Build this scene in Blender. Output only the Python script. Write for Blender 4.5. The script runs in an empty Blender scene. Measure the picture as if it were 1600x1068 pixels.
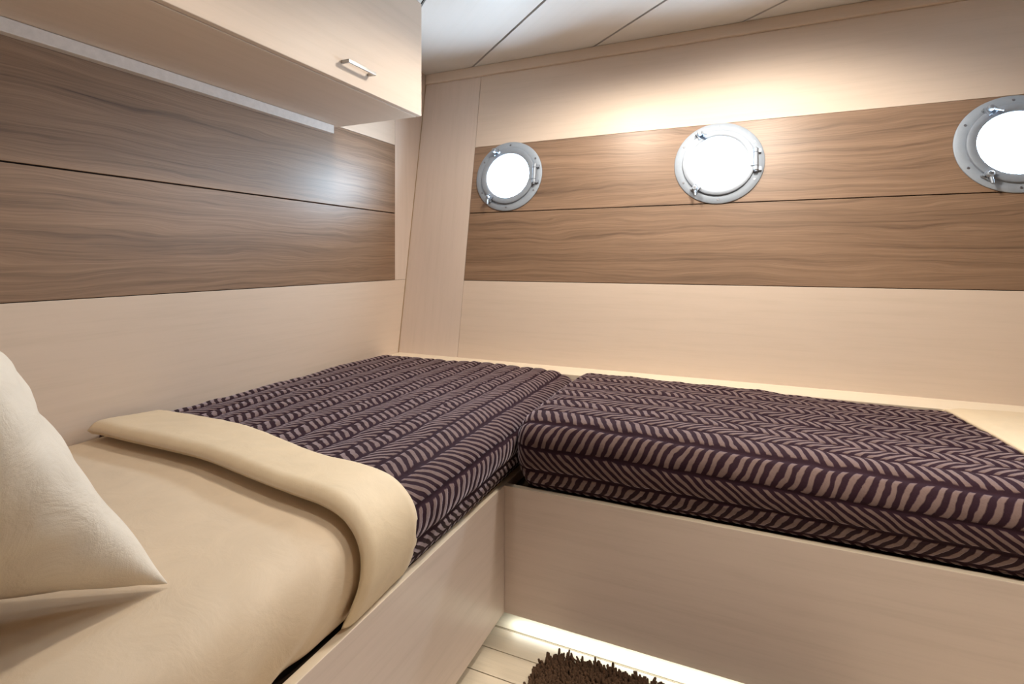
import bpy, bmesh, math, random
from mathutils import Vector, Matrix, noise
random.seed(7)
C = bpy.context.scene.collection
scn = bpy.context.scene
PI = math.pi

# ------------------------------------------------------------------ camera, world, lights, exposure
cam_d = bpy.data.cameras.new('camera')
cam_d.sensor_width = 36.0
cam_d.lens = 816.631/1600*36.0
cam_d.shift_y = -129.1785/1600
cam_d.clip_start = 0.01
cam = bpy.data.objects.new('camera', cam_d); C.objects.link(cam)
cam.location = (1.5376, -2.1163, 1.0025)
cam.rotation_euler = (PI/2, 0, 0.4137)
scn.camera = cam

K = 0.1763; ZL = 0.5482                      # slope of the hull side, height of the ledge
AL = math.atan(K); CA, SA = math.cos(AL), math.sin(AL)
def hull(x, z, d=0.0):                       # point on the leaning hull side, d metres into the cabin
    return Vector((x, K*(z-ZL) - d*CA, z + d*SA))

world = bpy.data.worlds.new('daylight'); scn.world = world; world.use_nodes = True
wn = world.node_tree.nodes
wn['Background'].inputs[0].default_value = (0.72, 0.87, 1.0, 1)
wn['Background'].inputs[1].default_value = 82.0

PORTS = [(0.527, 1.395), (1.452, 1.389), (2.374, 1.385)]
HM = Matrix(((1, 0, 0), (0, SA, -CA), (0, CA, SA)))       # local x right, y up the slope, z into the cabin
def place_on_hull(o, x, z, d=0.0):
    o.matrix_world = Matrix.Translation(hull(x, z, d)) @ HM.to_4x4()
for (px, pz) in PORTS:
    l = bpy.data.lights.new('daylight_portal', 'AREA'); l.shape = 'DISK'; l.size = 0.25
    l.cycles.is_portal = True
    o = bpy.data.objects.new('daylight_portal', l); C.objects.link(o)
    place_on_hull(o, px, pz, -0.012)
    o.matrix_world = o.matrix_world @ Matrix.Rotation(PI, 4, 'X')

def spot(loc, watts, col, size=150, blend=0.9, radius=0.03, aim=(0, 0, -1)):
    l = bpy.data.lights.new('ceiling_or_fill_spot', 'SPOT'); l.energy = watts; l.color = col
    l.spot_size = math.radians(size); l.spot_blend = blend; l.shadow_soft_size = radius
    o = bpy.data.objects.new('ceiling_or_fill_spot', l); C.objects.link(o); o.location = loc
    o.rotation_euler = Vector(aim).to_track_quat('-Z', 'Y').to_euler()
    return o
WARM = (1.0, 0.88, 0.74)
spot((1.62, -0.60, 1.950), 60, WARM, 136, 0.5, 0.08, (0.0, 0.35, -1))
spot((1.02, -0.42, 1.955), 29, WARM, 165, 0.5, 0.05)
spot((0.95, -1.50, 1.955), 13.0, WARM, 150, 0.6, 0.05)
spot((2.16, -1.62, 1.955), 72, WARM, 88, 0.45, 0.05)  # added fill, no known fixture; placed to brighten the berth boards and floor
# the light strip under the right-hand berth
l = bpy.data.lights.new('berth_light_strip', 'AREA'); l.shape = 'RECTANGLE'; l.size = 2.1; l.size_y = 0.012
l.energy = 1.5; l.color = (0.93, 1.0, 0.93)
o = bpy.data.objects.new('berth_light_strip', l); C.objects.link(o); o.location = (1.985, -0.742, -0.006)

scn.view_settings.view_transform = 'Standard'; scn.view_settings.look = 'None'
scn.view_settings.gamma = 1.0; scn.view_settings.exposure = 0.0
scn.view_settings.use_curve_mapping = False
scn.cycles.use_denoising = True
scn.cycles.max_bounces = 10; scn.cycles.diffuse_bounces = 6; scn.cycles.glossy_bounces = 4
scn.cycles.sample_clamp_indirect = 6.0
scn.cycles.caustics_reflective = False; scn.cycles.caustics_refractive = False

# ------------------------------------------------------------------ materials
class NT:
    def __init__(s, name):
        s.m = bpy.data.materials.new(name); s.m.use_nodes = True; s.t = s.m.node_tree; s.b = s.t.nodes['Principled BSDF']
    def n(s, typ, **kw):
        nd = s.t.nodes.new(typ)
        for k, v in kw.items():
            if k.startswith('i_'):
                nd.inputs[k[2:].replace('_', ' ')].default_value = v
            else: setattr(nd, k, v)
        return nd
    def l(s, a, b): s.t.links.new(a, b)
    def math(s, op, a, b=None, c=None):
        nd = s.n('ShaderNodeMath', operation=op)
        for i, v in enumerate((a, b, c)):
            if v is None: continue
            if isinstance(v, (int, float)): nd.inputs[i].default_value = v
            else: s.l(v, nd.inputs[i])
        return nd.outputs[0]
    def ramp(s, fac, stops, interp='LINEAR'):
        nd = s.n('ShaderNodeValToRGB'); nd.color_ramp.interpolation = interp
        e = nd.color_ramp.elements
        while len(e) < len(stops): e.new(0.5)
        for el, (p, c) in zip(e, stops): el.position = p; el.color = (*c, 1)
        s.l(fac, nd.inputs[0]); return nd.outputs[0]
    def uv(s, sx=1, sy=1, src='UV'):
        tc = s.n('ShaderNodeTexCoord'); mp = s.n('ShaderNodeMapping')
        mp.inputs['Scale'].default_value = (sx, sy, 1 if src == 'UV' else sx)
        s.l(tc.outputs[src], mp.inputs['Vector']); return mp.outputs[0]
    def noise(s, vec, scale=1, detail=4, rough=0.55, dist=0):
        nd = s.n('ShaderNodeTexNoise'); nd.inputs['Scale'].default_value = scale; nd.inputs['Detail'].default_value = detail
        nd.inputs['Roughness'].default_value = rough; nd.inputs['Distortion'].default_value = dist
        s.l(vec, nd.inputs['Vector']); return nd.outputs['Fac']
    def bump(s, h, strength=0.3, dist=0.002):
        nd = s.n('ShaderNodeBump'); nd.inputs['Strength'].default_value = strength; nd.inputs['Distance'].default_value = dist
        s.l(h, nd.inputs['Height']); s.l(nd.outputs[0], s.b.inputs['Normal'])
    def set(s, **kw):
        for k, v in kw.items(): s.b.inputs[k.replace('_', ' ')].default_value = v
        return s

def mat_laminate(name, base, rough=0.46, spec=0.4, amt=0.55):
    t = NT(name); t.set(Roughness=rough, Specular_IOR_Level=spec)
    a = t.noise(t.uv(2.2, 42), 1, 5, 0.6, 0.3); b_ = t.noise(t.uv(9, 210), 1, 3, 0.6)
    f = t.math('ADD', t.math('MULTIPLY', a, 0.65), t.math('MULTIPLY', b_, 0.35))
    lo = [c*(1-0.10*amt) for c in base]; hi = [min(1, c*(1+0.045*amt)) for c in base]
    lo[2] *= 0.985
    t.l(t.ramp(f, [(0.32, lo), (0.5, base), (0.68, hi)]), t.b.inputs['Base Color'])
    return t.m
def mat_walnut():
    t = NT('walnut_wood'); t.set(Roughness=0.41, Specular_IOR_Level=0.6)
    uv = t.uv(1, 1)
    sep = t.n('ShaderNodeSeparateXYZ'); t.l(uv, sep.inputs[0])
    warp = t.noise(t.uv(1.3, 5.5), 1, 2, 0.5)
    warp2 = t.noise(t.uv(3.5, 16), 1, 2, 0.5)
    v = t.math('ADD', sep.outputs[1], t.math('ADD', t.math('MULTIPLY', t.math('SUBTRACT', warp, 0.5), 0.085), t.math('MULTIPLY', t.math('SUBTRACT', warp2, 0.5), 0.035)))
    cmb = t.n('ShaderNodeCombineXYZ'); t.l(t.math('MULTIPLY', sep.outputs[0], 1.5), cmb.inputs[0]); t.l(t.math('MULTIPLY', v, 120), cmb.inputs[1])
    lines = t.noise(cmb.outputs[0], 1, 4, 0.65)
    cmb2 = t.n('ShaderNodeCombineXYZ'); t.l(t.math('MULTIPLY', sep.outputs[0], 0.8), cmb2.inputs[0]); t.l(t.math('MULTIPLY', v, 26), cmb2.inputs[1])
    broad = t.noise(cmb2.outputs[0], 1, 3, 0.55)
    cmb3 = t.n('ShaderNodeCombineXYZ'); t.l(t.math('MULTIPLY', sep.outputs[0], 9), cmb3.inputs[0]); t.l(t.math('MULTIPLY', v, 520), cmb3.inputs[1])
    pores = t.noise(cmb3.outputs[0], 1, 2, 0.6)
    f = t.math('ADD', t.math('ADD', t.math('MULTIPLY', lines, 0.42), t.math('MULTIPLY', broad, 0.38)), t.math('MULTIPLY', pores, 0.20))
    col = t.ramp(f, [(0.32, (0.085, 0.048, 0.030)), (0.42, (0.190, 0.118, 0.074)), (0.52, (0.265, 0.168, 0.107)), (0.66, (0.355, 0.232, 0.151))])
    t.l(col, t.b.inputs['Base Color'])
    t.bump(f, 0.12, 0.0015)
    return t.m
def mat_plain(name, col, rough=0.5, metal=0.0, spec=0.5):
    t = NT(name); t.set(Roughness=rough, Metallic=metal, Specular_IOR_Level=spec)
    n_ = t.noise(t.uv(1, 1, 'Object'), 60, 3, 0.6)
    t.l(t.ramp(n_, [(0.3, [c*0.93 for c in col]), (0.7, [min(1, c*1.05) for c in col])]), t.b.inputs['Base Color'])
    return t.m
def mat_metal(name, col, rough, metal=1.0):
    t = NT(name); t.set(Metallic=1.0)
    n_ = t.noise(t.uv(1, 1, 'Object'), 45, 4, 0.6)
    t.l(t.ramp(n_, [(0.3, [c*0.92 for c in col]), (0.7, col)]), t.b.inputs['Base Color'])
    t.b.inputs['Metallic'].default_value = metal
    t.l(t.math('ADD', t.math('MULTIPLY', n_, 0.12), rough-0.06), t.b.inputs['Roughness'])
    return t.m
def mat_cloth(name, col, wr=0.25):
    t = NT(name); t.set(Roughness=0.62, Specular_IOR_Level=0.28, Sheen_Weight=0.15, Sheen_Roughness=0.4)
    o_ = t.uv(1, 1, 'Object')
    a = t.noise(o_, 14, 5, 0.6, 0.6); w = t.noise(o_, 900, 2, 0.5)
    t.l(t.ramp(a, [(0.3, [c*0.95 for c in col]), (0.7, [min(1, c*1.03) for c in col])]), t.b.inputs['Base Color'])
    t.bump(t.math('ADD', a, t.math('MULTIPLY', w, 0.05)), wr, 0.006)
    return t.m
BW = 0.0575; PER = 0.0248
def mat_chevron():
    t = NT('purple_chevron_cloth'); t.set(Roughness=0.8, Specular_IOR_Level=0.15, Sheen_Weight=0.08, Sheen_Roughness=0.5)
    uv = t.uv(1, 1)
    sep = t.n('ShaderNodeSeparateXYZ'); t.l(uv, sep.inputs[0])
    w1 = t.noise(t.uv(16, 16), 1, 2, 0.5); w2 = t.noise(t.uv(20, 15), 1.3, 2, 0.5)
    u = t.math('ADD', sep.outputs[0], t.math('MULTIPLY', t.math('SUBTRACT', w1, 0.5), 0.020))
    v = t.math('ADD', sep.outputs[1], t.math('MULTIPLY', t.math('SUBTRACT', w2, 0.5), 0.012))
    b = t.math('DIVIDE', v, BW)
    fl = t.math('FLOOR', b); fr = t.math('SUBTRACT', b, fl)
    par = t.math('FLOORED_MODULO', fl, 2.0)
    slope = t.math('ADD', t.math('MULTIPLY', par, -1.9), 0.95)          # strokes lean one way in one row, the other way in the next
    ph = t.math('SUBTRACT', u, t.math('MULTIPLY', t.math('MULTIPLY', fr, BW), slope))
    ph = t.math('ADD', ph, t.math('MULTIPLY', fl, 0.0137))
    s = t.math('FLOORED_MODULO', t.math('DIVIDE', ph, PER), 1.0)
    tri = t.math('ABSOLUTE', t.math('SUBTRACT', s, 0.5))                  # 0 in the stroke's middle, 0.5 between strokes
    fuzz = t.noise(t.uv(240, 240), 1, 3, 0.6)
    tri = t.math('ADD', tri, t.math('MULTIPLY', t.math('SUBTRACT', fuzz, 0.5), 0.12))
    stroke = t.n('ShaderNodeMapRange', interpolation_type='SMOOTHSTEP'); t.l(tri, stroke.inputs[0])
    for i, x in zip((1, 2, 3, 4), (0.19, 0.29, 1.0, 0.0)): stroke.inputs[i].default_value = x
    edge = t.math('ABSOLUTE', t.math('SUBTRACT', fr, 0.5))
    gap = t.n('ShaderNodeMapRange', interpolation_type='SMOOTHSTEP'); t.l(edge, gap.inputs[0])
    for i, x in zip((1, 2, 3, 4), (0.39, 0.445, 1.0, 0.0)): gap.inputs[i].default_value = x
    f = t.math('MULTIPLY', stroke.outputs[0], gap.outputs[0])
    f2 = t.math('MULTIPLY', f, t.math('ADD', t.math('MULTIPLY', fuzz, 0.5), 0.75))
    t.l(t.ramp(f2, [(0.0, (0.024, 0.009, 0.016)), (0.25, (0.045, 0.020, 0.030)), (1.0, (0.165, 0.112, 0.102))]), t.b.inputs['Base Color'])
    t.l(t.math('ADD', t.math('MULTIPLY', f2, 0.80), 0.04), t.b.inputs['Sheen Weight']); t.b.inputs['Sheen Tint'].default_value = (0.93, 0.84, 1.0, 1); t.b.inputs['Sheen Roughness'].default_value = 0.42
    t.bump(t.math('ADD', f, t.math('MULTIPLY', fuzz, 0.35)), 0.45, 0.004)
    return t.m
CREAM = mat_laminate('cream_laminate', (0.70, 0.585, 0.49))
CREAM_V = mat_laminate('cream_laminate_daylit', (0.70, 0.59, 0.515))  # same cream, tinted bluer for the daylight on the corner
BOARD = mat_laminate('berth_laminate', (0.66, 0.565, 0.51), 0.34, 0.45, 0.8)
EDGE = mat_laminate('pale_ledge_lit_edge', (0.88, 0.77, 0.61), 0.4)  # ledge colour; on board tops it paints in light from above
CEILM = mat_laminate('ceiling_laminate', (0.73, 0.73, 0.73), 0.36, 0.7, 0.25)
FLOORM = mat_laminate('pale_deck_plank', (0.75, 0.67, 0.53), 0.30, 0.5, 1.3)
WALNUT = mat_walnut()
DARK = mat_plain('dark_groove', (0.018, 0.014, 0.012), 0.7, 0, 0.2)
CAULK = mat_plain('tan_caulk', (0.42, 0.30, 0.18), 0.6)
STEEL = mat_metal('satin_steel', (0.37, 0.43, 0.51), 0.64, 0.40)
STEEL_S = mat_metal('polished_steel', (0.34, 0.39, 0.46), 0.50, 0.50)
NICKEL = mat_metal('brushed_nickel', (0.46, 0.45, 0.44), 0.34)
SCREW = mat_metal('screw_steel', (0.30, 0.31, 0.34), 0.35)
PLY = mat_plain('dark_plywood', (0.05, 0.032, 0.022), 0.8, 0, 0.1)
SHEET = mat_cloth('cream_cotton', (0.74, 0.61, 0.455))
SHEET2 = mat_cloth('cream_cotton_top', (0.77, 0.64, 0.455))
PILLOW = mat_cloth('ivory_cotton', (0.86, 0.79, 0.68), 0.7)
CHEV = mat_chevron()
RUGM = mat_plain('brown_rug_yarn', (0.085, 0.050, 0.031), 0.9, 0, 0.1)
RUGB = mat_plain('brown_rug_backing', (0.03, 0.02, 0.015), 0.9, 0, 0.1)
WHITEP = mat_plain('white_rail', (0.72, 0.68, 0.66), 0.45)
def mat_glass():
    m = bpy.data.materials.new('porthole_glass'); m.use_nodes = True; t = m.node_tree; t.nodes.clear()
    o_ = t.nodes.new('ShaderNodeOutputMaterial'); mx = t.nodes.new('ShaderNodeMixShader')
    tr = t.nodes.new('ShaderNodeBsdfTransparent'); gl = t.nodes.new('ShaderNodeBsdfGlossy'); lw = t.nodes.new('ShaderNodeLayerWeight'); pw_ = t.nodes.new('ShaderNodeMath'); mr = t.nodes.new('ShaderNodeMath')
    tr.inputs[0].default_value = (0.96, 0.985, 1, 1); gl.inputs['Roughness'].default_value = 0.02; lw.inputs[0].default_value = 0.5
    pw_.operation = 'POWER'; pw_.inputs[1].default_value = 5.0; mr.operation = 'MULTIPLY_ADD'; mr.inputs[1].default_value = 0.92; mr.inputs[2].default_value = 0.04
    t.links.new(lw.outputs['Facing'], pw_.inputs[0]); t.links.new(pw_.outputs[0], mr.inputs[0]); t.links.new(mr.outputs[0], mx.inputs[0]); t.links.new(tr.outputs[0], mx.inputs[1]); t.links.new(gl.outputs[0], mx.inputs[2])
    t.links.new(mx.outputs[0], o_.inputs[0]); return m
GLASS = mat_glass()

# ------------------------------------------------------------------ helpers
def link(name, me, mats, parent=None, smooth=False, bevel=0.0):
    for m in (mats if isinstance(mats, (list, tuple)) else [mats]): me.materials.append(m)
    if smooth:
        for p in me.polygons: p.use_smooth = True
    o = bpy.data.objects.new(name, me); C.objects.link(o)
    if parent: o.parent = parent
    if bevel:
        b = o.modifiers.new('bevel', 'BEVEL'); b.width = bevel; b.segments = 2; b.limit_method = 'ANGLE'
    return o
def from_bm(name, bm, mats, parent=None, smooth=False, bevel=0.0):
    me = bpy.data.meshes.new(name); bmesh.ops.recalc_face_normals(bm, faces=bm.faces); bm.to_mesh(me); bm.free()
    return link(name, me, mats, parent, smooth, bevel)
def empty(name, loc=(0, 0, 0), label=None, cat=None, group=None):
    o = bpy.data.objects.new(name, None); C.objects.link(o); o.location = loc; o.empty_display_size = 0.05
    if label: tag(o, label, cat, group)
    return o
def tag(o, label, cat, group=None):
    o['label'] = label; o['category'] = cat
    if group: o['group'] = group
    return o
def struct(o): o['kind'] = 'structure'; return o
UVO = [0.0]
def add_slab(bm, fr, u0, u1, v0, v1, d0, d1, grain='u', mi=0):
    """box between (u0..u1, v0..v1, d0..d1) of the frame fr(u, v, d); UV in metres with the grain along U"""
    lay = bm.loops.layers.uv.verify(); UVO[0] += 1.37
    P = {}
    for a in (0, 1):
        for b in (0, 1):
            for c in (0, 1):
                u, v, d = (u0, u1)[a], (v0, v1)[b], (d0, d1)[c]
                P[a, b, c] = (bm.verts.new(fr(u, v, d)), (u, v, d))
    fs = []
    for axis in range(3):
        for s in (0, 1):
            ks = []
            for (p, q) in ((0, 0), (1, 0), (1, 1), (0, 1)):
                k = [p, q]; k.insert(axis, s); ks.append(tuple(k))
            f = bm.faces.new([P[k][0] for k in ks]); f.material_index = mi; fs.append(f)
            for lp, k in zip(f.loops, ks):
                u, v, d = P[k][1]
                if axis == 0: u = u + d
                if axis == 1: v = v + d
                a_, b_ = (u, v) if grain == 'u' else (v, u)
                lp[lay].uv = (a_ + UVO[0], b_ + UVO[0]*0.7)
    return fs
def slab(name, mat, parent, fr, u0, u1, v0, v1, d0, d1, grain='u', bevel=0.0012):
    bm = bmesh.new(); add_slab(bm, fr, u0, u1, v0, v1, d0, d1, grain)
    return from_bm(name, bm, mat, parent, False, bevel)
F_hull = lambda u, v, d: hull(u, v, d)
F_left = lambda u, v, d: Vector((d, u, v))           # u along y, v up, d into the cabin (+x)
F_xy = lambda u, v, d: Vector((u, v, d))             # horizontal
F_xz = lambda u, v, d: Vector((u, d, v))             # facing y
F_yz = lambda u, v, d: Vector((d, u, v))

# ------------------------------------------------------------------ cabin shell
ZF, ZC = -0.04, 1.9821
ZB, ZM, ZT, ZTR = 0.9024, 1.2250, 1.5547, 1.9257
XR, YN = 3.10, -2.75
# left bulkhead
wl = struct(slab('wall_left', DARK, None, F_left, YN, 0.36, -0.08, 2.06, -0.05, -0.006, bevel=0))
slab('lower_panel', CREAM, wl, F_left, YN, 0.33, -0.06, ZB-0.001, -0.006, 0.0)
slab('walnut_plank', WALNUT, wl, F_left, YN, -0.0262, ZB+0.001, ZM-0.002, -0.006, 0.0015)
slab('walnut_plank', WALNUT, wl, F_left, YN, -0.0262, ZM+0.002, ZT-0.001, -0.006, 0.0015)
slab('upper_panel', CREAM, wl, F_left, YN, -0.0250, ZT+0.001, 2.05, -0.006, 0.0)
slab('corner_strip', CREAM_V, wl, F_left, -0.0238, 0.34, ZB+0.0003, 2.05, -0.006, 0.0, 'v')
# hull side with its round openings
def holed(bm, u0, u1, v0, v1, d0, d1, holes, r):
    lay = bm.loops.layers.uv.verify(); UVO[0] += 1.37
    ed = []
    def loop(pts):
        vs = [bm.verts.new((p[0], p[1], 0)) for p in pts]
        for i in range(len(vs)): ed.append(bm.edges.new((vs[i], vs[(i+1) % len(vs)])))
    n = 24
    rim = [(u0+(u1-u0)*i/n, v0) for i in range(n)] + [(u1, v0)] + [(u1-(u1-u0)*i/n, v1) for i in range(n)] + [(u0, v1)]
    loop(rim)
    for (hx, hz) in holes:
        loop([(hx+r*math.cos(2*PI*i/48), hz+CA*r*math.sin(2*PI*i/48)) for i in range(48)])
    bmesh.ops.triangle_fill(bm, use_beauty=True, use_dissolve=False, edges=ed)
    f = bm.faces[:]
    ex = bmesh.ops.extrude_face_region(bm, geom=f)
    top = [v for v in ex['geom'] if isinstance(v, bmesh.types.BMVert)]
    st = set(top)
    uvs = {}
    for v in bm.verts: uvs[v] = (v.co.x+UVO[0], v.co.y+UVO[0]*0.7)
    for v in bm.verts: v.co = hull(v.co.x, v.co.y, d1 if v in st else d0)
    for fc in bm.faces:
        for lp in fc.loops: lp[lay].uv = uvs[lp.vert]
HR = 0.128
bm = bmesh.new(); holed(bm, -0.05, XR+0.05, -0.10, 2.08, -0.022, -0.006, PORTS, HR)
wb = struct(from_bm('wall_back', bm, DARK))
X1 = 0.3313
slab('corner_panel', CREAM_V, wb, F_hull, 0.0035, X1-0.0008, 0.40, ZTR, -0.006, 0.0, 'v')
slab('lower_panel', CREAM, wb, F_hull, X1+0.0008, XR, 0.40, ZB-0.001, -0.006, 0.0)
slab('walnut_plank', WALNUT, wb, F_hull, X1+0.001, XR, ZB+0.001, ZM-0.002, -0.006, 0.0015)
bm = bmesh.new(); holed(bm, X1+0.001, XR, ZM+0.002, ZT-0.001, -0.006, 0.0015, PORTS, HR)
from_bm('walnut_plank', bm, WALNUT, wb)
slab('upper_panel', CREAM, wb, F_hull, X1+0.0008, XR, ZT+0.001, ZTR, -0.006, 0.0)
struct(slab('trim_1', CREAM, None, F_hull, 0.004, XR, ZTR+0.0008, ZC-0.002, -0.006, 0.012, bevel=0.003))
slab('corner_bead', CAULK, wb, F_hull, 0.0002, 0.0034, 0.50, ZTR, -0.006, 0.0015, bevel=0)
# ceiling: boards laid on the diagonal with dark grooves
ca = math.atan2(-0.521, 0.600)
cd, cn = Vector((math.cos(ca), math.sin(ca))), Vector((-math.sin(ca), math.cos(ca)))
c0 = Vector((0.258, 0.265)).dot(cn); cs = 0.63*abs(math.sin(ca))
def F_ceil(u, v, d): p = cd*u + cn*v; return Vector((p.x, p.y, ZC+d))
from mathutils.geometry import intersect_line_plane
bm = bmesh.new()
for i in range(-9, 9):
    add_slab(bm, F_ceil, -2.5, 6.0, c0+i*cs+0.0055, c0+(i+1)*cs-0.0055, 0.0, 0.012)
add_slab(bm, F_xy, -0.05, XR+0.05, YN-0.05, 0.42, ZC+0.012, ZC+0.06, mi=1)
for (co, no) in (((0, 0, 0), (-1, 0, 0)), ((XR, 0, 0), (1, 0, 0)), ((0, YN, 0), (0, -1, 0)), ((0, 0.262, 0), (0, 1, 0))):
    geom = [f for f in bm.faces if f.material_index == 0]
    geom = list({v for f in geom for v in f.verts}) + list({e for f in geom for e in f.edges}) + geom
    bmesh.ops.bisect_plane(bm, geom=geom, plane_co=co, plane_no=no, clear_outer=True)
struct(from_bm('ceiling', bm, [CEILM, DARK]))
# floor: narrow pale planks with dark caulk lines
bm = bmesh.new()
add_slab(bm, F_xy, -0.05, XR+0.05, YN-0.05, -0.20, ZF-0.06, ZF-0.004, mi=1)
ys = [-0.30, -0.773] + [-0.8555-0.083*i for i in range(24)]
for k, (a, b) in enumerate(zip(ys[:-1], ys[1:])):
    g0 = 0.0035 if k == 1 else 0.0015
    add_slab(bm, F_xy, -0.02, XR, b+0.0015 if k else b+0.0035, a-g0, ZF-0.004, ZF)
add_slab(bm, F_xy, -0.02, XR, -0.7737, -0.7723, ZF-0.004, ZF-0.0005)
struct(from_bm('floor', bm, [FLOORM, DARK]))
struct(slab('wall_right', WALNUT, None, F_yz, YN, 0.36, -0.08, 2.06, XR+0.001, XR+0.05, bevel=0))
struct(slab('wall_front', WALNUT, None, F_xz, -0.05, XR+0.05, -0.08, 2.06, YN-0.05, YN-0.001, bevel=0))
# ledge running along the foot of the hull side
bm = bmesh.new(); add_slab(bm, F_xy, 0.004, XR, -0.136, 0.004, ZL-0.022, ZL, 'u'); 
add_slab(bm, F_xy, 0.004, XR, -0.136, -0.118, 0.30, ZL-0.022, 'u')
struct(from_bm('trim_2', bm, EDGE, None, False, 0.002))

# ------------------------------------------------------------------ berths
XB, YB, HB = 0.9202, -0.7653, 0.36
bl = empty('bunk_frame', (0.46, -1.1, ZF), 'pale laminate bunk box with straight front board along the left wall', 'bed frame')
def child(o, parent): o.parent = parent; o.matrix_parent_inverse = parent.matrix_world.inverted(); return o
bpy.context.view_layer.update()
def board(name, parent, fr, u0, u1, v0, v1, d0, d1, grain='u'):
    o = slab(name, [BOARD if name != 'mattress_base' else PLY, EDGE if name != 'mattress_base' else PLY], None, fr, u0, u1, v0, v1, d0, d1, grain, 0.0015)
    for p in o.data.polygons:
        if p.normal.z > 0.9: p.material_index = 1  # top edge coloured paler than the face, as if lit from above
    return child(o, parent)
board('front_board', bl, F_yz, -2.200, -0.139, 0.0, HB, XB-0.020, XB)
board('mattress_base', bl, F_xy, 0.004, XB-0.0205, -2.200, -0.139, 0.315, 0.333)
board('plinth', bl, F_yz, -2.200, YB-0.01, ZF, 0.0, XB-0.09, XB-0.07)
struct(slab('wall_near', WALNUT, None, F_xz, 0.001, XB+0.004, ZF, ZC, -2.231, -2.203, bevel=0.001))
br = empty('bunk_frame', (2.0, -0.45, ZF), 'pale laminate bunk box under the portholes, lit strip beneath its front board', 'bed frame')
bpy.context.view_layer.update()
board('front_board', br, F_xz, XB+0.0003, XR, 0.0, HB, YB, YB+0.0195)
board('mattress_base', br, F_xy, XB+0.001, XR, YB+0.0205, -0.139, 0.315, 0.333)
board('plinth', br, F_xz, XB+0.002, XR, ZF, 0.0, YB+0.08, YB+0.10)

# ---- soft furnishings: smooth profiles swept along the berth
def resample(pts, n):
    out = []
    P = [Vector(p) for p in pts]
    P = [2*P[0]-P[1]] + P + [2*P[-1]-P[-2]]
    for i in range(1, len(P)-2):
        for k in range(24):
            t = k/24; a, b, c, d = P[i-1], P[i], P[i+1], P[i+2]
            out.append(0.5*((2*b)+(c-a)*t+(2*a-5*b+4*c-d)*t*t+(3*b-a-3*c+d)*t**3))
    out.append(P[-2])
    L = [0]
    for i in range(1, len(out)): L.append(L[-1]+(out[i]-out[i-1]).length)
    res = []; j = 0
    for k in range(n):
        s = L[-1]*k/(n-1)
        while j < len(L)-2 and L[j+1] < s: j += 1
        f = (s-L[j])/max(1e-9, L[j+1]-L[j]); res.append(out[j].lerp(out[j+1], f))
    nrm = []
    for k in range(n):
        t = (res[min(n-1, k+1)]-res[max(0, k-1)]).normalized(); nrm.append(Vector((-t.y, t.x)))
    return res, nrm, L[-1]
def grid_mesh(name, rows, uvs, mats, parent=None, thick=0.0, close=False):
    nj = len(rows[0]); vs = [tuple(p) for r in rows for p in r]; fs = []
    ni = len(rows)
    for i in range(ni-1):
        for j in range(nj-1): fs.append((i*nj+j, i*nj+j+1, (i+1)*nj+j+1, (i+1)*nj+j))
    me = bpy.data.meshes.new(name); me.from_pydata(vs, [], fs); me.update()
    ul = me.uv_layers.new(name='UVMap')
    for lp in me.loops:
        i, j = divmod(lp.vertex_index, nj); ul.data[lp.index].uv = uvs[i][j]
    bm = bmesh.new(); bm.from_mesh(me)
    if close:
        bmesh.ops.holes_fill(bm, edges=[e for e in bm.edges if e.is_boundary], sides=0)
    bmesh.ops.recalc_face_normals(bm, faces=bm.faces); bm.to_mesh(me); bm.free()
    o = link(name, me, mats, parent, True)
    if thick:
        m = o.modifiers.new('thickness', 'SOLIDIFY'); m.thickness = thick; m.offset = -1
    return o
def nz(x, y, s, seed=0.0): return noise.noise(Vector((x*s+seed, y*s-seed, seed*0.7)))

PL = [(0.006, 0.345), (0.005, 0.44), (0.006, 0.505), (0.014, 0.533), (0.045, 0.547), (0.20, 0.550), (0.50, 0.551), (0.78, 0.549),
      (0.865, 0.541), (0.908, 0.522), (0.928, 0.492), (0.931, 0.45), (0.916, 0.405), (0.897, 0.367)]
PR = [(-0.143, 0.345), (-0.142, 0.44), (-0.143, 0.510), (-0.152, 0.535), (-0.185, 0.549), (-0.45, 0.552), (-0.68, 0.548),
      (-0.740, 0.539), (-0.764, 0.519), (-0.773, 0.490), (-0.772, 0.445), (-0.757, 0.402), (-0.733, 0.366)]
def sst(a, b, x): t = max(0, min(1, (x-a)/(b-a))); return t*t*(3-2*t)

def sweep(name, prof, n, stations, fr, hfun, mats, k0=0, k1=None, uvoff=(0, 0), thick=0.0, close=False, parent=None, skew=None):
    """stations: list of (position along berth, inset, u).  hfun(s, along, frac) -> offset along the profile normal"""
    res, nrm, L = resample(prof, n)
    k1 = n if k1 is None else k1
    rows, uvs = [], []
    for (a, ins, u) in stations:
        row, uvr = [], []
        for k in range(k0, k1):
            s = L*k/(n-1); h = hfun(s, a, k/(n-1)) - ins
            p = res[k]+nrm[k]*h
            row.append(fr(p.x, p.y, a, s)); uvr.append((u+uvoff[0]+(skew(s) if skew else 0), s+uvoff[1]))
        rows.append(row); uvs.append(uvr)
    return grid_mesh(name, rows, uvs, mats, parent, thick, close), L
def arc_stations(y0, y1, n, R, sign, m=8, drop=0.0):
    """straight run y0 -> y1 with a rounded end of radius R at y1"""
    st = []; ye = y1 - sign*R
    for i in range(n): a = y0+(ye-y0)*i/(n-1); st.append((a, 0.0, abs(a-y0)))
    for i in range(1, m+1):
        th = PI/2*i/m; a = ye+sign*R*math.sin(th); st.append((a, R*(1-math.cos(th)), abs(ye-y0)+R*th))
    if drop:
        for i in range(1, 5): st.append((y1, R+drop*i/4, abs(ye-y0)+R*PI/2+drop*i/4))
    return st
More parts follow.
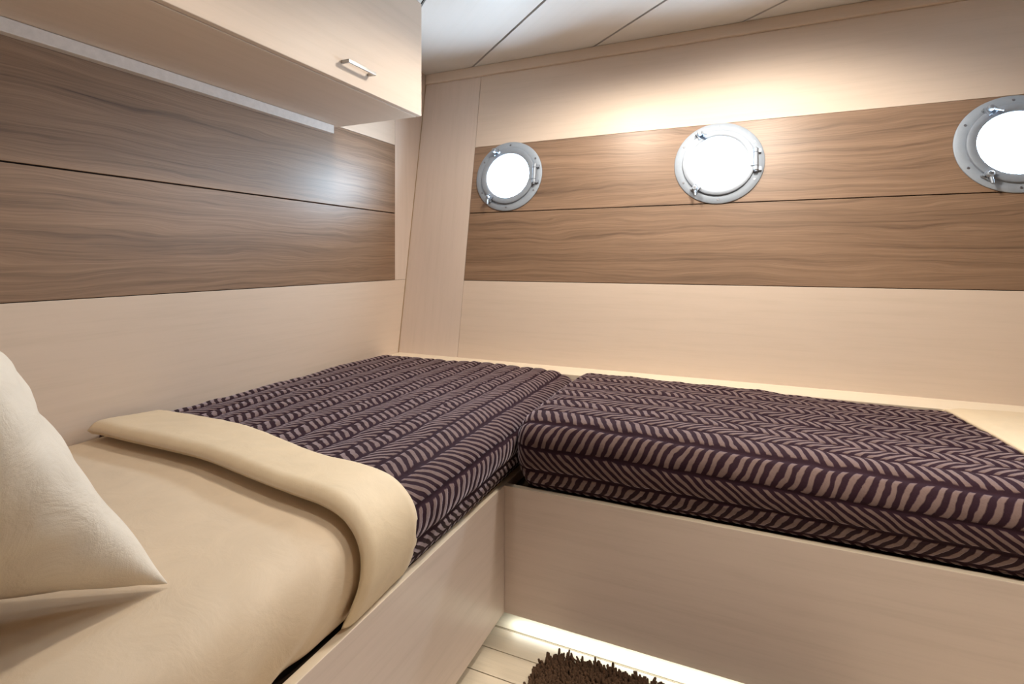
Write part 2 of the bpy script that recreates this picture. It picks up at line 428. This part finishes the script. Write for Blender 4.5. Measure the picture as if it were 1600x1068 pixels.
frL = lambda x, z, a, s: Vector((x, a, max(z, 0.3645) if x > 0.897 else max(z, 0.336)))
def sagR(x): return 0.020*sst(1.2, 2.0, x)
def frR(y, z, a, s):
    zz = z - sagR(a)*sst(0.40, 0.53, z)
    return Vector((a, y, max(zz, 0.3645) if y < -0.742 else max(zz, 0.336)))
# normals of PL point up/out for a profile running wall -> side: (-t.y, t.x); PR runs back -> front, so flip
def flip(pr): return [(-p[0], p[1]) for p in pr]
frRf = lambda x, z, a, s: frR(-x, z, a, s)

def wrinkle_left(s, a, f):
    side = sst(0.80, 0.93, f*1.2)
    w = 0.0016*nz(s, a, 5, 3.1) + 0.0010*nz(s, a, 13, 8.2)
    # soft creases raking down the side near the fold
    sd = sst(1.02, 1.14, s)
    d = (a+1.45)
    w += sd*0.007*noise.noise(Vector((a*17 + s*13, s*3, 2.0)))*sst(-0.75, -0.02, d)
    w += sd*0.004*nz(s, a, 7, 5.5)
    return w
st = arc_stations(-2.195, -0.142, 220, 0.03, 1, 6)
st0 = [(-2.195, 0.03, 0), (-2.185, 0.008, 0.01)] + [(a, i, u+0.02) for (a, i, u) in st if a > -2.172]
mat_l, LL = sweep('mattress', PL, 150, st0, frL, wrinkle_left, SHEET, close=True)
tag(mat_l, 'thick mattress in a smooth cream fitted sheet on the left bunk', 'mattress')
st = arc_stations(XR-0.005, 0.975, 160, 0.04, -1, 6)
mat_r, LR = sweep('mattress', flip(PR), 120, st, frRf, lambda s, a, f: -0.001+0.001*nz(s, a, 6, 1), SHEET, close=True)
tag(mat_r, 'mattress hidden under the purple chevron cover on the bunk below the portholes', 'mattress')

def quilt(seed, off):
    def h(s, a, f):
        b = (s+off)/BW; d = abs(b-round(b))           # 0 on the seams between rows
        puck = -0.0045*math.exp(-(d/0.10)**2) + 0.002*math.cos((d-0.5)*PI)
        return 0.0185 + puck + 0.0045*nz(s, a, 6, seed) + 0.0034*nz(s, a, 17, seed+4) + 0.0012*nz(s, a, 40, seed+9)
    return h
# arc length of the top front edge, where one seam between rows runs
def edge_s(prof, n, key):
    res, nrm, L = resample(prof, n)
    k = min(range(n), key=lambda k: key(res[k], nrm[k])); return L*k/(n-1)
eL = edge_s(PL, 400, lambda p, q: abs(p.x-0.908)+abs(p.y-0.522)*0.5)
eR = edge_s(flip(PR), 400, lambda p, q: abs(p.x-0.757)+abs(p.y-0.527)*0.5)
offL = (0.028-eL) % (2*BW); offR = (0.012-eR+BW) % (2*BW)
def taperL(h0):
    def h(s, a, f):
        v = h0(s, a, f)
        v *= 1-0.55*sst(0.88, 1.0, f)                  # thinner where it tucks behind the board
        if f < 0.16: v = min(v, 0.0185*sst(0.06, 0.16, f)-0.002)
        return v
    return h
st = arc_stations(-1.30, -0.120, 330, 0.05, 1, 10, 0.03)
res, nrm, _L = resample(PL, 300)
cl, _ = sweep('bedspread', PL, 300, st, frL, taperL(quilt(2.0, offL)), CHEV, 24, 298, (0, offL), 0.006, skew=lambda s: -0.38*(s-eL))
tag(cl, 'dark purple bedspread with pale chevron rows on the left bunk, partly under the cream turn-down', 'bedspread')
st = arc_stations(2.42, 0.957, 380, 0.05, -1, 10, 0.012)
st = [(a, i, 3-a if i == 0 else 3-a+i) for (a, i, u) in st]
st = [(a, i, 5-u) for (a, i, u) in st]
cr, _ = sweep('bedspread', flip(PR), 240, st, frRf, taperL(quilt(6.0, offR)), CHEV, 22, 239, (0, offR), 0.006, skew=lambda s: (0.42 if s < eR else -0.35)*(s-eR))
tag(cr, 'dark purple bedspread with pale chevron rows on the bunk under the portholes', 'bedspread')

# turned-down top sheets: a closed soft band lying across the cover
def turndown(name, prof, n, fr, k0, k1, near, far, hmax, base, mats, seed):
    """near(s), far(s): where the rolled edge and the free edge run, as functions of the arc length"""
    res, nrm, L = resample(prof, n)
    sec = [(0.0, -0.002), (-0.022, 0.004), (-0.028, 0.016), (-0.012, 0.027)]         # around the rolled edge
    m = 34
    rows, uvs = [], []
    for k in range(k0, k1):
        s = L*k/(n-1); f = (k-k0)/(k1-1-k0); row = []; uvr = []
        a0, a1 = near(s), far(s); sg = 1 if a1 > a0 else -1; w = abs(a1-a0)
        cyc = []
        for q in range(m+1):                       # outer skin, rolled edge to free edge
            t = q/m; roll = math.sin(min(1, t/0.10)*PI/2)
            top = 0.012+hmax*(1-sst(0.0, 1.0, t))*0.75+hmax*0.25
            top *= 1-0.45*sst(0.88, 1.0, t)
            top += 0.0022*nz(s, a0+sg*t*w, 7, seed)+0.0012*nz(s, a0+sg*t*w, 22, seed)
            cyc.append((-0.010*math.cos(min(1, t/0.10)*PI/2)+t*w, base + (0.30+0.70*roll)*top))
        for q in range(m, -1, -1): t = q/m; cyc.append((t*w, base-0.003))
        cyc.append(cyc[0])
        thin = 1-0.55*sst(0.80, 0.95, f)
        for (da, h) in cyc:
            p = res[k]+nrm[k]*h*thin; row.append(fr(p.x, p.y, a0+sg*da, s)); uvr.append((da, s))
        rows.append(row); uvs.append(uvr)
    o = grid_mesh(name, rows, uvs, mats, None, 0, True)
    return o
td = turndown('turned_down_sheet', PL, 260, frL, 46, 257,
              lambda s: -1.333-0.020*s-0.042*sst(0.60, 1.0, s)-0.012*sst(1.10, 1.30, s)+0.002*nz(s, 0, 6, 1),
              lambda s: -1.115-0.045*sst(0.05, 0.30, s)-0.085*sst(0.45, 0.95, s)+0.020*sst(1.08, 1.30, s)+0.003*nz(s, 1, 7, 2), 0.014, 0.0195, SHEET2, 3.3)
tag(td, 'cream top sheet folded back over the purple bedspread on the left bunk', 'bed sheet')
tr = turndown('turned_down_sheet', flip(PR), 200, frRf, 40, 198,
              lambda s: 2.46, lambda s: 2.095+0.055*sst(0.15, 0.75, s)+0.004*nz(s, 1, 7, 5), 0.010, 0.0195, SHEET2, 7.1)
tag(tr, 'cream sheet folded back at the right end of the bunk under the portholes', 'bed sheet')

# ---- pillow leaning on the headboard
def pillow():
    n = 72; Lx, Hy, T = 0.657, 0.580, 0.265
    vs, fs = [], []
    def pt(u, v, sgn):
        x = u*Lx/2*(1-0.148*(1-v*v)); y = v*Hy/2*(1-0.148*(1-u*u))
        e = max(0.0, (1-u*u)*(1-v*v)); t = T/2*e**0.518
        r = max(abs(u), abs(v))
        wv = sst(0.35, 0.95, r)*(1-sst(0.97, 1.0, r))
        ang = math.atan2(v, u)
        t += wv*0.011*noise.noise(Vector((math.cos(ang)*6, math.sin(ang)*6, sgn*3.0+r*1.2))) + 0.012*noise.noise(Vector((x*8, y*6, sgn*2+4)))*e**0.3
        t += 0.007*noise.noise(Vector((x*20+y*9, y*11, sgn+7)))*e**0.3
        return (x, y, sgn*t)
    idx = {}
    for sgn in (1, -1):
        for i in range(n+1):
            for j in range(n+1):
                b = i in (0, n) or j in (0, n)
                if b and sgn == -1: idx[sgn, i, j] = idx[1, i, j]; continue
                u = math.sin((2*i/n-1)*PI/2); v = math.sin((2*j/n-1)*PI/2)
                p = pt(u, v, sgn); idx[sgn, i, j] = len(vs); vs.append((p[0], p[1], 0.0 if b else p[2]))
    for sgn in (1, -1):
        for i in range(n):
            for j in range(n):
                q = [idx[sgn, i, j], idx[sgn, i+1, j], idx[sgn, i+1, j+1], idx[sgn, i, j+1]]
                fs.append(q if sgn == 1 else q[::-1])
    me = bpy.data.meshes.new('pillow'); me.from_pydata(vs, [], fs); me.update()
    return link('pillow', me, PILLOW, None, True)
pw = pillow()
xdir = Vector((math.cos(0.4), math.sin(0.4), 0)); vdir = Vector((0, -math.cos(0.948), math.sin(0.948)))
vdir = (vdir - xdir*vdir.dot(xdir)).normalized(); ndir = xdir.cross(vdir)
M3 = Matrix((xdir, vdir, ndir)).transposed()
cen = Vector((0.811, -1.646, 0.5545)) - xdir*0.3285 + vdir*0.290
pw.matrix_world = Matrix.Translation(cen) @ M3.to_4x4()
tag(pw, 'plump ivory pillow leaning at the near end of the left bunk', 'pillow')

# ------------------------------------------------------------------ overhead cabinet
XC, YC, ZCB = 0.4248, -0.4359, 1.5444
cab = empty('overhead_cabinet', (0.2, -1.2, ZCB), 'cream overhead cabinet on the left wall above the walnut planks', 'cabinet')
bpy.context.view_layer.update()
bm = bmesh.new()
add_slab(bm, F_xy, 0.003, XC-0.0225, -2.20, YC-0.002, ZCB, ZCB+0.018, 'v')          # bottom
add_slab(bm, F_xy, 0.003, XC-0.0225, -2.20, YC-0.002, 1.955, 1.973, 'v')
add_slab(bm, F_xz, 0.003, XC-0.0225, ZCB+0.018, 1.955, YC-0.020, YC-0.002, 'v')
add_slab(bm, F_xz, 0.003, XC-0.0225, ZCB+0.018, 1.955, -2.20, -2.182, 'v')
add_slab(bm, F_yz, -2.182, YC-0.020, ZCB+0.018, 1.955, 0.003, 0.012)
child(from_bm('carcass', bm, CREAM, None, False, 0.0012), cab)
dr = child(slab('door', CREAM, None, F_yz, -1.55, YC, ZCB+0.001, 1.972, XC-0.019, XC, 'u', 0.002), cab)
child(slab('door', CREAM, None, F_yz, -2.20, -1.553, ZCB+0.001, 1.972, XC-0.019, XC, 'u', 0.002), cab)
bm = bmesh.new()
y0, y1, zh, so = -0.872, -0.742, 1.602, 0.030
add_slab(bm, F_yz, y0, y1, zh-0.005, zh+0.005, XC+so-0.006, XC+so)
add_slab(bm, F_yz, y0, y0+0.008, zh-0.005, zh+0.005, XC, XC+so-0.006)
add_slab(bm, F_yz, y1-0.008, y1, zh-0.005, zh+0.005, XC, XC+so-0.006)
bmesh.ops.remove_doubles(bm, verts=bm.verts, dist=1e-5)
hd = from_bm('handle', bm, NICKEL, None, False, 0.0012)
bpy.context.view_layer.update(); child(hd, dr); hd['label'] = 'slim brushed nickel bow handle'
child(slab('light_rail', WHITEP, None, F_yz, -2.20, -0.471, ZCB-0.034, ZCB-0.001, 0.003, 0.030, 'u', 0.0015), cab)

# ------------------------------------------------------------------ portholes
def lathe_bm(prof, n=64, close=False):
    bm = bmesh.new(); rings = []
    for (r, z) in prof: rings.append([bm.verts.new((r*math.cos(2*PI*i/n), r*math.sin(2*PI*i/n), z)) for i in range(n)])
    m = len(rings)
    for a in range(m if close else m-1):
        A, B = rings[a], rings[(a+1) % m]
        for i in range(n): bm.faces.new((A[i], A[(i+1) % n], B[(i+1) % n], B[i]))
    return bm
def cyl(bm, p0, p1, r0, r1=None, n=20, bev=0.0):
    p0, p1 = Vector(p0), Vector(p1); r1 = r0 if r1 is None else r1
    q = (p1-p0).to_track_quat('Z', 'Y').to_matrix(); L = (p1-p0).length
    pr = [(r0-bev, 0), (r0, bev), (r1, L-bev), (r1-bev, L)] if bev else [(r0, 0), (r1, L)]
    rings = [[bm.verts.new(p0+q @ Vector((r*math.cos(2*PI*i/n), r*math.sin(2*PI*i/n), z))) for i in range(n)] for (r, z) in pr]
    for A, B in zip(rings[:-1], rings[1:]):
        for i in range(n): bm.faces.new((A[i], A[(i+1) % n], B[(i+1) % n], B[i]))
    bm.faces.new(rings[0][::-1]); bm.faces.new(rings[-1])
def part(name, bm, mat, parent, smooth=True):
    o = from_bm(name, bm, mat, parent, False, 0)
    if smooth:
        for p in o.data.polygons: p.use_smooth = True
        o.data.set_sharp_from_angle(angle=math.radians(35))
    return o
def porthole():
    root = empty('porthole', (0, 0, 0))
    fl = part('flange', lathe_bm([(0.1225, 0.0017), (0.1675, 0.0017), (0.1697, 0.004), (0.1690, 0.0065), (0.1670, 0.0080), (0.1400, 0.0092), (0.1380, 0.0088), (0.1225, 0.0088)], 72, True), STEEL, root)
    for k in range(6):
        a = math.radians(90+60*k); bm = bmesh.new(); x, y = 0.153*math.cos(a), 0.153*math.sin(a)
        cyl(bm, (x, y, 0.0070), (x, y, 0.0100), 0.0052, 0.0044, 16, 0.0008)
        part('screw', bm, SCREW, fl)
    part('rim', lathe_bm([(0.1075, 0.0072), (0.1065, 0.012), (0.1090, 0.0165), (0.1150, 0.0190), (0.1300, 0.0195), (0.1355, 0.0180), (0.1368, 0.0140), (0.1368, 0.0094), (0.1200, 0.0094), (0.1190, 0.0072)], 72, True), STEEL_S, root)
    part('glass', lathe_bm([(0.0002, 0.0070), (0.1180, 0.0070), (0.1180, 0.0010), (0.0002, 0.0010)], 64), GLASS, root)
    part('sleeve', lathe_bm([(0.1180, 0.0035), (0.1270, 0.0012), (0.1270, -0.022), (0.1180, -0.022)], 64, True), STEEL, root)
    # hinge on the right
    bm = bmesh.new(); hx = 0.1375
    for (a, b) in ((-0.046, -0.029), (-0.0282, 0.026), (0.0268, 0.043)): cyl(bm, (hx, a, 0.0215), (hx, b, 0.0215), 0.0098, None, 24, 0.0012)
    add_slab(bm, F_xy, 0.119, 0.137, -0.026, 0.024, 0.0185, 0.0240)
    add_slab(bm, F_xy, 0.137, 0.157, -0.045, -0.030, 0.0085, 0.0190)
    add_slab(bm, F_xy, 0.137, 0.157, 0.028, 0.042, 0.0085, 0.0190)
    hg = part('hinge', bm, STEEL_S, root)
    bm = bmesh.new(); cyl(bm, (hx, 0.0425, 0.0215), (hx, 0.0475, 0.0215), 0.0050, None, 16, 0.001); part('pin_end', bm, STEEL_S, hg)
    bm = bmesh.new(); cyl(bm, (hx, -0.0515, 0.0215), (hx, -0.0455, 0.0215), 0.0062, None, 16, 0.001); part('pin_end', bm, STEEL_S, hg)
    # two clamps on the left: lugs, swing bolt and a knurled nut with a wing
    for (ang, wing) in ((120, (0.6, -0.25)), (232, (0.1, -1.0))):
        a = math.radians(ang); rd = Vector((math.cos(a), math.sin(a), 0)); tn = Vector((-rd.y, rd.x, 0))
        bm = bmesh.new()
        fr = lambda u, v, d, rd=rd, tn=tn: rd*u+tn*v+Vector((0, 0, d))
        for s in (-1, 1): add_slab(bm, fr, 0.122, 0.151, s*0.0105-0.003, s*0.0105+0.003, 0.0085, 0.0285)
        cyl(bm, fr(0.147, -0.0165, 0.016), fr(0.147, 0.0165, 0.016), 0.0045, None, 14, 0.0008)
        cl_ = part('clamp', bm, STEEL_S, root)
        bm = bmesh.new(); c = rd*0.140
        cyl(bm, c+Vector((0, 0, 0.010)), c+Vector((0, 0, 0.034)), 0.0055, None, 16)
        cyl(bm, c+Vector((0, 0, 0.030)), c+Vector((0, 0, 0.047)), 0.0105, 0.0095, 22, 0.0018)
        part('swing_bolt', bm, STEEL_S, cl_)
        bm = bmesh.new(); w = Vector((wing[0], wing[1], 0)).normalized()
        cyl(bm, c+Vector((0, 0, 0.039))+w*0.006, c+Vector((0, 0, 0.041))+w*0.034, 0.0050, 0.0046, 16, 0.0012)
        part('wing', bm, STEEL_S, cl_)
        bm = bmesh.new(); cyl(bm, c+Vector((0, 0, 0.0455)), c+Vector((0, 0, 0.0476)), 0.0046, None, 6)
        part('socket', bm, SCREW, cl_, False)
    return root
def kids(o): return [x for x in bpy.data.objects if x.parent is o]
def copy_tree(o, parent=None):
    c = o.copy(); C.objects.link(c)
    if parent: c.parent = parent
    for k in kids(o): copy_tree(k, c)
    return c
ph0 = porthole()
LAB = ['round steel porthole nearest the corner panel, its rim beside the walnut plank end',
       'round steel porthole in the middle of the walnut plank, between two others',
       'round steel porthole at the right end, cut off by the edge of the photo']
PH = [ph0, copy_tree(ph0), copy_tree(ph0)]
for p, (px, pz), lb in zip(PH, PORTS, LAB):
    place_on_hull(p, px, pz, 0.0); tag(p, lb, 'porthole', 'portholes along the hull side')

# ------------------------------------------------------------------ shaggy rug
RX0, RX1, RY0, RY1, RR = 1.072, 1.78, -1.36, -0.828, 0.06
def in_rug(x, y):
    qx = max(RX0+RR-x, x-(RX1-RR), 0); qy = max(RY0+RR-y, y-(RY1-RR), 0)
    return RX0 <= x <= RX1 and RY0 <= y <= RY1 and math.hypot(qx, qy) <= RR
bm = bmesh.new(); ring = []
for (cx, cy, a0) in ((RX1-RR, RY1-RR, 0), (RX0+RR, RY1-RR, 90), (RX0+RR, RY0+RR, 180), (RX1-RR, RY0+RR, 270)):
    for i in range(9): a = math.radians(a0+90*i/8); ring.append((cx+RR*math.cos(a), cy+RR*math.sin(a)))
lo = [bm.verts.new((x, y, ZF)) for x, y in ring]; hi = [bm.verts.new((x, y, ZF+0.010)) for x, y in ring]
for i in range(len(ring)): j = (i+1) % len(ring); bm.faces.new((lo[i], lo[j], hi[j], hi[i]))
bm.faces.new(hi); bm.faces.new(lo[::-1])
rug = from_bm('rug', bm, RUGB)
tag(rug, 'dark brown shaggy rug on the pale plank floor', 'rug')
vs, fs = [], []
for k in range(15000):
    # denser where the photograph looks
    x, y = random.uniform(RX0, RX1), random.uniform(RY0, RY1)
    if not in_rug(x, y): continue
    h = random.uniform(0.022, 0.036); a = random.uniform(0, 2*PI); ln = random.uniform(0.002, 0.014); r = random.uniform(0.0030, 0.0044)
    t = Vector((x+ln*math.cos(a), y+ln*math.sin(a), ZF+h)); b = len(vs)
    for (cx, cy, cz, rr) in ((x, y, ZF+0.008, r), ((x+t.x)/2, (y+t.y)/2, ZF+h*0.6, r*1.15), (t.x, t.y, t.z, r*0.8)):
        for i in range(5): vs.append((cx+rr*math.cos(2*PI*i/5), cy+rr*math.sin(2*PI*i/5), cz))
    for q in (0, 5):
        for i in range(5): fs.append((b+q+i, b+q+(i+1) % 5, b+q+5+(i+1) % 5, b+q+5+i))
    fs.append(tuple(b+10+i for i in range(5)))
me = bpy.data.meshes.new('pile'); me.from_pydata(vs, [], fs); me.update()
pile = link('pile', me, RUGM, rug, True); pile['kind'] = 'stuff'
